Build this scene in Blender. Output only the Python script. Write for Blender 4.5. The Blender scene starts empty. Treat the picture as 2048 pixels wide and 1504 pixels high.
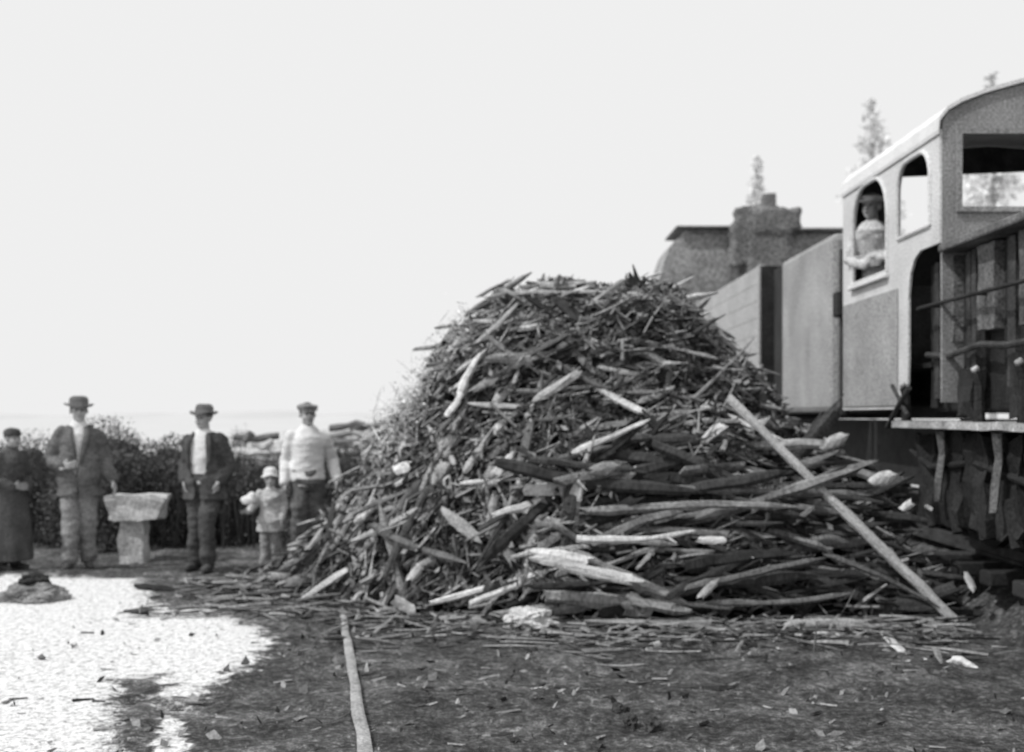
import bpy, bmesh, math, random
from mathutils import Vector, Matrix, noise
random.seed(11)
R = math.radians
C = bpy.context.scene.collection
F = 2450.0; EYE = 1.6
def P(px, py, Y): return Vector(((px-1024)/F*Y, Y, EYE+(830-py)/F*Y))
def G(px, py):
    Y = EYE*F/(py-830); return Vector(((px-1024)/F*Y, Y, 0))
U = random.uniform

# ---------------- materials ----------------
MATS = {}
def mat(name, v, var=.35, scale=5, grain=.3, gscale=90, rough=.88, bump=.35, stretch=(1,1,1), rand=0, island=0, attr=None):
    if name in MATS: return MATS[name]
    m = bpy.data.materials.new(name); m.use_nodes = True
    nt = m.node_tree; N = nt.nodes; L = nt.links
    b = N['Principled BSDF']; b.inputs['Roughness'].default_value = rough
    b.inputs['Specular IOR Level'].default_value = .25
    tc = N.new('ShaderNodeTexCoord'); mp = N.new('ShaderNodeMapping'); mp.inputs['Scale'].default_value = stretch
    L.new(tc.outputs['Object'], mp.inputs['Vector'])
    def nz(sc, det):
        n = N.new('ShaderNodeTexNoise'); n.inputs['Scale'].default_value = sc; n.inputs['Detail'].default_value = det
        L.new(mp.outputs[0], n.inputs['Vector']); return n.outputs['Fac']
    def ma(op, a, c):
        x = N.new('ShaderNodeMath'); x.operation = op
        for i, q in enumerate((a, c)):
            if isinstance(q, (int, float)): x.inputs[i].default_value = q
            else: L.new(q, x.inputs[i])
        return x.outputs[0]
    def factor(src, amt, gain=2.0):
        return ma('MAXIMUM', ma('ADD', ma('MULTIPLY', ma('SUBTRACT', src, .5), amt*gain), 1.0), .15)
    n1 = nz(scale, 5); n2 = nz(gscale, 2)
    val = ma('MULTIPLY', factor(n1, var, 3.2), factor(n2, grain, 4.5))
    if rand:
        oi = N.new('ShaderNodeObjectInfo'); val = ma('MULTIPLY', val, factor(oi.outputs['Random'], rand))
    if island:
        ge = N.new('ShaderNodeNewGeometry'); val = ma('MULTIPLY', val, factor(ge.outputs['Random Per Island'], island))
    val = ma('MULTIPLY', val, v)
    L.new(val, b.inputs['Base Color'])
    if bump:
        bp = N.new('ShaderNodeBump'); bp.inputs['Strength'].default_value = bump; bp.inputs['Distance'].default_value = .02
        L.new(n2, bp.inputs['Height']); L.new(bp.outputs[0], b.inputs['Normal'])
    MATS[name] = m; return m

# ---------------- object helpers ----------------
def setp(o, label=None, cat=None, group=None, kind=None):
    if label: o['label'] = label
    if cat: o['category'] = cat
    if group: o['group'] = group
    if kind: o['kind'] = kind
    return o
def empty(name, loc, label, cat, group=None, rz=0, sc=1):
    o = bpy.data.objects.new(name, None); C.objects.link(o)
    o.location = loc; o.rotation_euler = (0,0,rz); o.scale = (sc,sc,sc); o.empty_display_size = .2
    return setp(o, label, cat, group)
def obj(name, bm, m, parent=None, local=False, smooth=False, origin=None):
    """bm in world space unless local; the verts are moved to the parent's frame"""
    off = Vector((0,0,0))
    if parent is not None and not local:
        p = parent
        while p is not None: off += p.location; p = p.parent
        bmesh.ops.translate(bm, verts=bm.verts, vec=-off)
    if origin is not None: bmesh.ops.translate(bm, verts=bm.verts, vec=-Vector(origin))
    me = bpy.data.meshes.new(name); bm.normal_update(); bm.to_mesh(me); bm.free()
    me.materials.append(m)
    if smooth: me.shade_smooth()
    o = bpy.data.objects.new(name, me); C.objects.link(o)
    if origin is not None: o.location = origin
    if parent is not None: o.parent = parent
    return o
def B(): return bmesh.new()
def box(bm, a, b, bev=0):
    a = Vector(a); b = Vector(b); c = (a+b)/2; s = b-a
    r = bmesh.ops.create_cube(bm, size=1, matrix=Matrix.Translation(c) @ Matrix.Diagonal((abs(s.x),abs(s.y),abs(s.z),1)))
    if bev:
        es = list({e for v in r['verts'] for e in v.link_edges})
        bmesh.ops.bevel(bm, geom=es, offset=bev, segments=2, affect='EDGES', profile=.5)
def tube(bm, pts, rad, seg=10, flat=1.0, up=None, jit=0):
    pts = [Vector(p) for p in pts]; n = len(pts)
    if not hasattr(rad, '__len__'): rad = [rad]*n
    rings = []
    d0 = (pts[1]-pts[0]).normalized()
    u = Vector(up) if up is not None else (Vector((0,0,1)) if abs(d0.z) < .9 else Vector((1,0,0)))
    for i in range(n):
        d = (pts[min(i+1,n-1)]-pts[max(i-1,0)]).normalized()
        x = d.cross(u)
        if x.length < 1e-4: x = d.orthogonal()
        x.normalize(); y = x.cross(d).normalized(); u = y
        rr = []
        for k in range(seg):
            a = 2*math.pi*k/seg; q = rad[i]*(1+U(-jit,jit)) if jit else rad[i]
            rr.append(bm.verts.new(pts[i]+x*math.cos(a)*q+y*math.sin(a)*q*flat))
        rings.append(rr)
    for i in range(n-1):
        for k in range(seg):
            k2 = (k+1)%seg
            bm.faces.new((rings[i][k],rings[i][k2],rings[i+1][k2],rings[i+1][k]))
    bm.faces.new(rings[0][::-1]); bm.faces.new(rings[-1])
def capsule(bm, pts, rad, seg=12):
    pts = [Vector(p) for p in pts]
    a = (pts[0]-pts[1]).normalized(); b = (pts[-1]-pts[-2]).normalized()
    P0 = [pts[0]+a*rad[0]*.85, pts[0]+a*rad[0]*.55]+pts+[pts[-1]+b*rad[-1]*.55, pts[-1]+b*rad[-1]*.85]
    tube(bm, P0, [rad[0]*.45, rad[0]*.82]+list(rad)+[rad[-1]*.82, rad[-1]*.45], seg)
def ball(bm, c, r, seg=14):
    bmesh.ops.create_uvsphere(bm, u_segments=seg, v_segments=seg//2+2, radius=1,
        matrix=Matrix.Translation(Vector(c)) @ Matrix.Diagonal((r[0],r[1],r[2],1)))
def rings_z(bm, rs, seg=20):
    vs = []
    for cx,cy,z,rx,ry in rs:
        vs.append([bm.verts.new((cx+rx*math.cos(2*math.pi*k/seg), cy+ry*math.sin(2*math.pi*k/seg), z)) for k in range(seg)])
    for i in range(len(vs)-1):
        for k in range(seg):
            k2 = (k+1)%seg; bm.faces.new((vs[i][k],vs[i][k2],vs[i+1][k2],vs[i+1][k]))
    bm.faces.new(vs[0][::-1]); bm.faces.new(vs[-1])
def remesh(bm, voxel, it=4, fac=.5):
    me = bpy.data.meshes.new('tmp'); bmesh.ops.recalc_face_normals(bm, faces=bm.faces); bm.to_mesh(me); bm.free()
    o = bpy.data.objects.new('tmp', me); C.objects.link(o)
    r = o.modifiers.new('r', 'REMESH'); r.mode = 'VOXEL'; r.voxel_size = voxel
    if it:
        s = o.modifiers.new('s', 'SMOOTH'); s.iterations = it; s.factor = fac
    dg = bpy.context.evaluated_depsgraph_get(); dg.update()
    ev = o.evaluated_get(dg); m2 = ev.to_mesh()
    out = bmesh.new(); out.from_mesh(m2); ev.to_mesh_clear()
    bpy.data.objects.remove(o); bpy.data.meshes.remove(me)
    return out
def holed(outline, holes, to3, thick):
    bm = B()
    for lp in [outline]+holes:
        vs = [bm.verts.new(to3(a,b)) for a,b in lp]
        for i in range(len(vs)): bm.edges.new((vs[i], vs[(i+1)%len(vs)]))
    bmesh.ops.triangle_fill(bm, use_beauty=True, use_dissolve=False, edges=bm.edges[:])
    g = bmesh.ops.extrude_face_region(bm, geom=bm.faces[:])
    bmesh.ops.translate(bm, verts=[v for v in g['geom'] if isinstance(v, bmesh.types.BMVert)], vec=Vector(thick))
    bmesh.ops.recalc_face_normals(bm, faces=bm.faces)
    return bm
def arch(a0, a1, b0, b1, r=.2, n=6):
    pts = [(a0,b0),(a1,b0)]
    for k in range(n+1):
        t = math.pi/2*k/n; pts.append((a1-r+r*math.cos(t), b1-r+r*math.sin(t)))
    for k in range(n+1):
        t = math.pi/2+math.pi/2*k/n; pts.append((a0+r+r*math.cos(t), b1-r+r*math.sin(t)))
    return pts

# ---------------- ground ----------------
sand_poly_px = [(-900,1152),(270,1156),(300,1200),(420,1222),(510,1255),(535,1295),(470,1350),(345,1410),(325,1350),(232,1358),(215,1440),(240,1530),(250,1700),(-1600,1700)]
SP = [G(*p) for p in sand_poly_px]
SP2 = [G(*p) for p in [(325,1415),(372,1440),(392,1530),(400,1700),(330,1700),(305,1500)]]
def inside(x, y, SP=SP):
    c = False; n = len(SP)
    for i in range(n):
        a = SP[i]; b = SP[i-1]
        if (a.y > y) != (b.y > y) and x < (b.x-a.x)*(y-a.y)/(b.y-a.y)+a.x: c = not c
    return c
def edge_d(x, y):
    best = 9; n = len(SP)
    for i in range(n):
        a = SP[i]; b = SP[i-1]; ab = Vector((b.x-a.x, b.y-a.y)); ap = Vector((x-a.x, y-a.y))
        t = max(0, min(1, ap.dot(ab)/max(ab.length_squared,1e-9))); best = min(best, (ap-ab*t).length)
    return best
def bank(x, y): 
    t = max(0, min(1, (x-3.55)/.6)); t2 = max(0, min(1, (6.6-x)/.6+1)); t = min(t, t2)
    return .42*t*t*(3-2*t)
def gh(x, y):
    near = max(0, min(1, (26-y)/8))*max(0, min(1, (9-abs(x))/2))
    h = noise.noise(Vector((x*1.1, y*1.1, 0)))*.05+noise.noise(Vector((x*3.4, y*3.4, 3)))*.022+noise.noise(Vector((x*11, y*11, 5)))*.015
    return h*near*(0.3 if inside(x,y) else 1.0)+bank(x,y)
def axis(lo, hi, step, far):
    a = []; v = lo
    while v <= hi+1e-6: a.append(v); v += step
    s = step; v = hi; 
    while v < far: s *= 1.45; v += s; a.append(v)
    s = step; v = lo; pre = []
    while v > -far: s *= 1.45; v -= s; pre.append(v)
    return pre[::-1]+a
xs = axis(-6, 7, .045, 4000); ys = axis(4.5, 14.5, .045, 4000)
bm = B(); grid = []
vals = []; fvals = []
for y in ys:
    row = []
    for x in xs:
        row.append(bm.verts.new((x, y, gh(x, y))))
        m = 0.0
        if -12 < x < 2 and 3 < y < 14:
            d = edge_d(x, y); s = d if inside(x, y) else -d
            m = max(0, min(1, .5+s/.55))
            if inside(x, y, SP2): m = max(m, .6)
        if x <= -12 and y < 13: m = 1
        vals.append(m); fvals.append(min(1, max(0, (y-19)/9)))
    grid.append(row)
for j in range(len(ys)-1):
    for i in range(len(xs)-1):
        bm.faces.new((grid[j][i],grid[j][i+1],grid[j+1][i+1],grid[j+1][i]))
gm = bpy.data.materials.new('ground_soil'); gm.use_nodes = True
nt = gm.node_tree; N = nt.nodes; L = nt.links; b = N['Principled BSDF']; b.inputs['Roughness'].default_value = .95; b.inputs['Specular IOR Level'].default_value = .1
tc = N.new('ShaderNodeTexCoord')
def gnz(sc, det, st=(1,1,1), ro=.6):
    mp = N.new('ShaderNodeMapping'); mp.inputs['Scale'].default_value = st; L.new(tc.outputs['Object'], mp.inputs[0])
    n = N.new('ShaderNodeTexNoise'); n.inputs['Scale'].default_value = sc; n.inputs['Detail'].default_value = det; n.inputs['Roughness'].default_value = ro
    L.new(mp.outputs[0], n.inputs['Vector']); return n.outputs['Fac']
def ramp(src, stops):
    r = N.new('ShaderNodeValToRGB'); L.new(src, r.inputs[0]); e = r.color_ramp.elements
    while len(e) < len(stops): e.new(.5)
    for q, (p, v) in zip(e, stops): q.position = p; q.color = (v,v,v,1)
    return r.outputs[0]
def gmath(op, a, c):
    x = N.new('ShaderNodeMath'); x.operation = op
    for i, q in enumerate((a, c)):
        if isinstance(q, (int, float)): x.inputs[i].default_value = q
        else: L.new(q, x.inputs[i])
    return x.outputs[0]
at = N.new('ShaderNodeAttribute'); at.attribute_name = 'sand_glare'
af = N.new('ShaderNodeAttribute'); af.attribute_name = 'painted_haze'
soil = ramp(gnz(26, 10, (.8,.8,1), .9), [(.36,.018),(.46,.055),(.54,.12),(.64,.42)])
blot = ramp(gnz(1.9, 8, (.8,.9,1), .78), [(.37,.5),(.5,1.05),(.64,2.2)])
soil2 = gmath('MULTIPLY', soil, blot)
sand_glare = ramp(gnz(24, 10, (.9,.8,1), .9), [(.36,.06),(.43,.26),(.48,.60),(.55,.84)])  # pale sand, its albedo raised to paint in the ground glare
painted_haze = ramp(gnz(.22, 6, (.35,1,1), .7), [(.35,.46),(.5,.53),(.6,.55)])  # far ground paled towards the sky: haze painted into the colour
m2 = gmath('MULTIPLY', gmath('SUBTRACT', gnz(6, 10, (.9,1,1), .85), .5), 2.5)
mk = ramp(gmath('ADD', at.outputs['Fac'], m2), [(.38,0),(.6,1)])
mx = N.new('ShaderNodeMix'); mx.data_type = 'RGBA'; L.new(mk, mx.inputs[0]); L.new(soil2, mx.inputs[6]); L.new(sand_glare, mx.inputs[7])
mx2 = N.new('ShaderNodeMix'); mx2.data_type = 'RGBA'; L.new(af.outputs['Fac'], mx2.inputs[0]); L.new(mx.outputs[2], mx2.inputs[6]); L.new(painted_haze, mx2.inputs[7])
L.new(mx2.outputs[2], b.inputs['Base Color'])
bp = N.new('ShaderNodeBump'); bp.inputs['Distance'].default_value = .03; L.new(gnz(40, 8, (1,1,1), .75), bp.inputs['Height']); L.new(bp.outputs[0], b.inputs['Normal'])
L.new(gmath('MULTIPLY', gmath('SUBTRACT', .95, gmath('MULTIPLY', mk, .6)), gmath('SUBTRACT', 1.0, af.outputs['Fac'])), bp.inputs['Strength'])
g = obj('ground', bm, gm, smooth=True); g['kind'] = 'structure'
a = g.data.attributes.new('sand_glare', 'FLOAT', 'POINT'); a.data.foreach_set('value', vals)
a = g.data.attributes.new('painted_haze', 'FLOAT', 'POINT'); a.data.foreach_set('value', fvals)
rm = mat('distant_ridge', .50, .16, .02, .0, 1, .95, 0)
bm = B(); rws = []
for i in range(241):
    x = -900+i*7.5; hh = 2.6+3.4*noise.noise(Vector((x*.012,0,0)))+1.8*noise.noise(Vector((x*.05,3,0)))
    rws.append([bm.verts.new((x,500,-.1)), bm.verts.new((x,540,max(.2,hh)*.75)), bm.verts.new((x,580,max(.3,hh))), bm.verts.new((x,700,-.1))])
for i in range(240):
    for j in range(3): bm.faces.new((rws[i][j],rws[i+1][j],rws[i+1][j+1],rws[i][j+1]))
obj('hills', bm, rm, smooth=True)['kind'] = 'structure'

# ---------------- wood pile ----------------
W_pale = mat('peeled_wood', .60, .25, 5, .22, 40, rand=.1)
W_pole = mat('pole_wood', .46, .25, 6, .3, 50)
W_pole2 = mat('pole_wood_dull', .30, .5, 5, .4, 50)
W_light = mat('dry_wood', .38, .4, 6, .35, 50, rand=.35)
W_mid = mat('weathered_bark', .18, .45, 6, .4, 50, rand=.5)
W_dark = mat('dark_bark_shade', .04, .45, 6, .4, 50, rand=.5)  # dark bark, pushed darker to paint in the shade low in the pile
W_brush = mat('brushwood', .16, .35, 4, .4, 40, island=.95)
W_wisp = mat('pale_brush', .55, .3, 4, .3, 40, island=.5)
W_core = mat('brushwood_shadow', .012, .3, 4, .4, 40)  # near-black core colour stands in for shade in the gaps
W_chip = mat('chip_wood', .17, .3, 6, .3, 60, island=1.0)
prof = [(470,1200),(560,1155),(650,1070),(730,965),(770,890),(835,820),(872,795),(884,740),(900,702),(936,694),(950,662),(988,648),(1000,604),(1050,610),(1090,592),(1130,588),(1170,606),(1230,602),(1262,588),(1330,600),(1365,648),(1400,668),(1440,728),(1490,764),(1540,850),(1640,915),(1740,1000),(1830,1120),(1900,1200)]
YR = 11.5
PR = [((p-1024)/F*YR, max(0.02, EYE+(830-q)/F*YR)) for p, q in prof]
def H(x):
    if x <= PR[0][0] or x >= PR[-1][0]: return .02
    for (x0,z0),(x1,z1) in zip(PR, PR[1:]):
        if x0 <= x <= x1: return z0+(z1-z0)*(x-x0)/(x1-x0)
def YF(x):
    t = [(-2.7,11.5),(-2.0,11.0),(-1.4,10.3),(-.6,9.75),(0,9.35),(3.2,9.4),(4.2,9.8)]
    if x <= t[0][0]: return t[0][1]
    for (a0,b0),(a1,b1) in zip(t, t[1:]):
        if x <= a1: return b0+(b1-b0)*(x-a0)/(a1-a0)
    return t[-1][1]
def S(x, v):
    yf = YF(x); y = yf+(YR-yf)*(v**1.15)
    k = math.sin(min(1,max(0,v))*math.pi)*min(1, H(x))
    y += (noise.noise(Vector((x*1.5, v*3.2, 1)))*.6+noise.noise(Vector((x*4, v*8, 4)))*.34)*k
    return Vector((x, y, H(x)*math.sin(v*math.pi/2)**.9))
def frame(x, v):
    e = .1; tx = (S(x+e, v)-S(x-e, v)); tx.y *= .5; tx.z *= .5; tx.normalize(); v0 = max(0,v-e); v1 = min(1,v+e)
    tv = S(x, v1)-S(x, v0); tv.normalize(); n = tx.cross(tv).normalized()
    if n.y > 0: n = -n
    return tx, tv, n
def zone_angle(x, v, z):
    if random.random() < .14: return U(-90, 90)
    if x < -1.0: return random.gauss(42, 24)
    if x < -.2: return random.gauss(48 if z < 1.6 else 34, 36)
    if z > 1.95: return random.gauss(6, 28)
    if z > 1.2: return random.gauss(20, 32)
    if x > .7: return random.gauss(5, 15)
    return random.gauss(20, 46)
def branch_mesh(i):
    """straight broken stick, unit length, a little crooked, faceted bark, torn ends"""
    bm = B(); n = 9; pts = []; rad = []
    ky = U(-.026,.026); kz = U(-.02,.02); kink = random.randint(3,6); kk = U(-.04,.04) if i % 3 == 0 else 0
    for k in range(n):
        t = k/(n-1); pts.append((t-.5, ky*math.sin(t*math.pi)+U(-.003,.003)+(kk*(k-kink)/n if k > kink else 0), kz*math.sin(t*math.pi)+U(-.003,.003)))
        rad.append(.019*(1.15-.45*t)*U(.85,1.2))
    rad[-1] *= .35; rad[0] *= .7
    tube(bm, pts, rad, 6, up=(0,0,1), jit=.2, flat=U(.6,1))
    for v in bm.verts:
        if v.co.x > .499-.02 or v.co.x < -.479: v.co.x += U(-.045,.04); 
    if i % 3 == 1:
        k = random.randint(2,6); p = Vector(pts[k]); d = Vector((1.2, U(-.6,.6), U(-.6,.6))).normalized()
        tube(bm, [p, p+d*.05, p+d*U(.07,.12)], [.010,.007,.004], 5)
    me = bpy.data.meshes.new('stick'); bm.to_mesh(me); bm.free(); return me
def slab_mesh(i, k0=.045):
    """flat split piece with parallel straight edges, torn and splintered at the ends"""
    bm = B(); ns = random.randint(3,5)
    w = k0*2/ns
    rows = []
    for s_ in range(ns+1):
        y = -k0+w*s_; a0 = -.5+U(0,.2); a1 = .5-U(0,.24)
        if s_ in (0,ns): a0 += .08; a1 -= .08
        rows.append([(a0+(a1-a0)*q/6, y*(1-.25*abs(q/6-.5))+U(-.003,.003), U(-.003,.003)+.018*math.sin(math.pi*(y+k0)/(2*k0))+.01*math.sin(q/6*math.pi)*(-1)**i) for q in range(7)])
    up = [[bm.verts.new(p) for p in r] for r in rows]; dn = [[bm.verts.new((p[0], p[1]*.9, p[2]-.02)) for p in r] for r in rows]
    for a_ in range(ns):
        for q in range(6):
            bm.faces.new((up[a_][q], up[a_][q+1], up[a_+1][q+1], up[a_+1][q])); bm.faces.new((dn[a_][q], dn[a_+1][q], dn[a_+1][q+1], dn[a_][q+1]))
        bm.faces.new((up[a_][0], up[a_+1][0], dn[a_+1][0], dn[a_][0])); bm.faces.new((up[a_][6], dn[a_][6], dn[a_+1][6], up[a_+1][6]))
    for q in range(6):
        bm.faces.new((up[0][q], dn[0][q], dn[0][q+1], up[0][q+1])); bm.faces.new((up[ns][q], up[ns][q+1], dn[ns][q+1], dn[ns][q]))
    bmesh.ops.recalc_face_normals(bm, faces=bm.faces)
    me = bpy.data.meshes.new('split_wood'); bm.to_mesh(me); bm.free(); return me
BM = {}; SM = {}
for tn, tm in (('pale',W_pale),('light',W_light),('mid',W_mid),('dark',W_dark)):
    BM[tn] = [branch_mesh(i) for i in range(12)]; SM[tn] = [slab_mesh(i) for i in range(10)]
    for me in BM[tn]+SM[tn]: me.materials.append(tm)
def orient(c, d, n, length, thick):
    x = d.normalized(); y = n.cross(x).normalized(); z = x.cross(y)
    M = Matrix((x,y,z)).transposed().to_4x4()
    return Matrix.Translation(c) @ M @ Matrix.Diagonal((length, thick, thick, 1))
NM = {'b':('stick','stick'), 's':('split_wood','split wood'), 'l':('log','log')}
def put(kind, tone, c, d, n, length, thick, label, group=None):
    me = random.choice((SM if kind == 's' else BM)[tone])
    o = bpy.data.objects.new(NM[kind][0], me); C.objects.link(o)
    o.matrix_world = orient(c, d, n, length, thick)
    return setp(o, label, NM[kind][1], group)
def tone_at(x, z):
    if x < .1 and z > .9: w = (.08,.68,.23,.01)  # upper left leans pale: haze painted in through the stick tones
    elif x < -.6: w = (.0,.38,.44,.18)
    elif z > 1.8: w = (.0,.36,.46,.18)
    elif x > .9 and z < 1.3: w = (.0,.08,.26,.66)  # low right leans dark: shade painted in through the stick tones
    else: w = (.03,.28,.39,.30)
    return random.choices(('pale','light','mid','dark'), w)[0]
def where(x, z):
    if x < -.8: s = 'on the left skirt of the wood pile'
    elif z > 1.9: s = 'near the crest of the wood pile'
    elif z > 1.0: s = 'halfway up the front of the wood pile'
    elif x > 1.2: s = 'low on the right of the wood pile'
    else: s = 'along the foot of the wood pile'
    return s
TW = {'pale':'peeled pale','light':'dry light grey','mid':'weathered mid grey','dark':'dark barked'}
def pick():
    while True:
        x = U(-2.4, 3.35); v = U(0.02, 1)
        if U(0, 3) < H(x)+.5: return x, v
def fine(x, z): return x < .1 or z > 1.35
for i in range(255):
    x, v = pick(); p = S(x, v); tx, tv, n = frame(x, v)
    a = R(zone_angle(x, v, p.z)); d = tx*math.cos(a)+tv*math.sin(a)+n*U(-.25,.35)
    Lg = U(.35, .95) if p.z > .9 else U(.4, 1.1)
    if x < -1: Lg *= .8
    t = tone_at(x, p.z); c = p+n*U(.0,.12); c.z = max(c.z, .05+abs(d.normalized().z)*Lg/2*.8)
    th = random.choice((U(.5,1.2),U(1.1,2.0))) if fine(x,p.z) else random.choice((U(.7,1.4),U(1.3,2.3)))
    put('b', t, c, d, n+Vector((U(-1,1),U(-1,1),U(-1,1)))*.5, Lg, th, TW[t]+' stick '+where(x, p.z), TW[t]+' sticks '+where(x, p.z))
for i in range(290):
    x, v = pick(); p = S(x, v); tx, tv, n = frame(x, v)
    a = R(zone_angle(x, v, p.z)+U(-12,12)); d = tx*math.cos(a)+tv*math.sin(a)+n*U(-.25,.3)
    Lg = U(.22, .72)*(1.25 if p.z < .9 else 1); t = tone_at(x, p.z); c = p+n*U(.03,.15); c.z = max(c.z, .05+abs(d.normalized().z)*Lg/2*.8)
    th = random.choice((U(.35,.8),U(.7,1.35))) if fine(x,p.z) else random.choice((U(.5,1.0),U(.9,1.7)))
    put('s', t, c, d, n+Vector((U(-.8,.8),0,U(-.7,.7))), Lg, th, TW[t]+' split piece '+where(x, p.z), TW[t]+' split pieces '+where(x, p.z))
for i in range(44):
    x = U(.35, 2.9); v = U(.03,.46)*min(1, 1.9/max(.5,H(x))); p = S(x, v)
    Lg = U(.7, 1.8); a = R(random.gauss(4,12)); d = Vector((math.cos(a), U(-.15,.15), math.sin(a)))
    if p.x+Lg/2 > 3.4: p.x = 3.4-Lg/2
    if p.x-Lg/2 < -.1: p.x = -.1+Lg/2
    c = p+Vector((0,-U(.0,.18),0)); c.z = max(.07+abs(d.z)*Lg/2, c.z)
    t = random.choices(('light','mid','dark'),(.07,.34,.59))[0]  # mostly dark logs, the deep shade here put into their colour
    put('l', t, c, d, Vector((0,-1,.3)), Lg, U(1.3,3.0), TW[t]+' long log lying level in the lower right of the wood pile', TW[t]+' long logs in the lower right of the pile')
for px, py, ex, ey in [(1340,610,1415,590),(1350,660,1440,640),(1380,690,1450,668),(1400,730,1505,712),(1380,755,1490,735),(1420,800,1530,760),(1290,620,1262,535),(1262,610,1258,548),(1400,660,1345,590),
                       (1045,610,985,575),(1100,610,1120,555),(960,700,900,655),(1215,610,1160,575),(1430,840,1560,800),(1450,880,1600,870),(1480,920,1660,930),(1500,960,1700,905),(870,820,830,795),(1560,930,1640,830),(1580,930,1690,800),(1045,615,1002,590),(1370,650,1418,598),
                       (1330,630,1400,620),(1400,690,1470,690),(1430,760,1520,735),(1320,600,1345,568),(1230,600,1210,568)]:
    Y = 11.1 if px < 1500 else 10.5
    A = P(px-(ex-px)*.6, py-(ey-py)*.6, Y); E = P(ex, ey, Y-U(0,.3)); 
    put(random.choice('bs'), random.choice(('mid','dark')), (A+E)/2, E-A, Vector((0,-1,.3)), (E-A).length*1.08, U(1.0,1.6), 'broken piece jutting out of the crest and right flank of the wood pile', 'pieces bristling from the pile edge')
def piece(kind, tone, x0,y0,x1,y1,Y0,Y1, wpx, label):
    A = P(x0,y0,Y0); E = P(x1,y1,Y1); L_ = (E-A).length; w = wpx/F*(Y0+Y1)/2
    return put(kind, tone, (A+E)/2, E-A, Vector((0,-1,.35)), L_, w/(.042 if kind == 'b' else .085), label)
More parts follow.
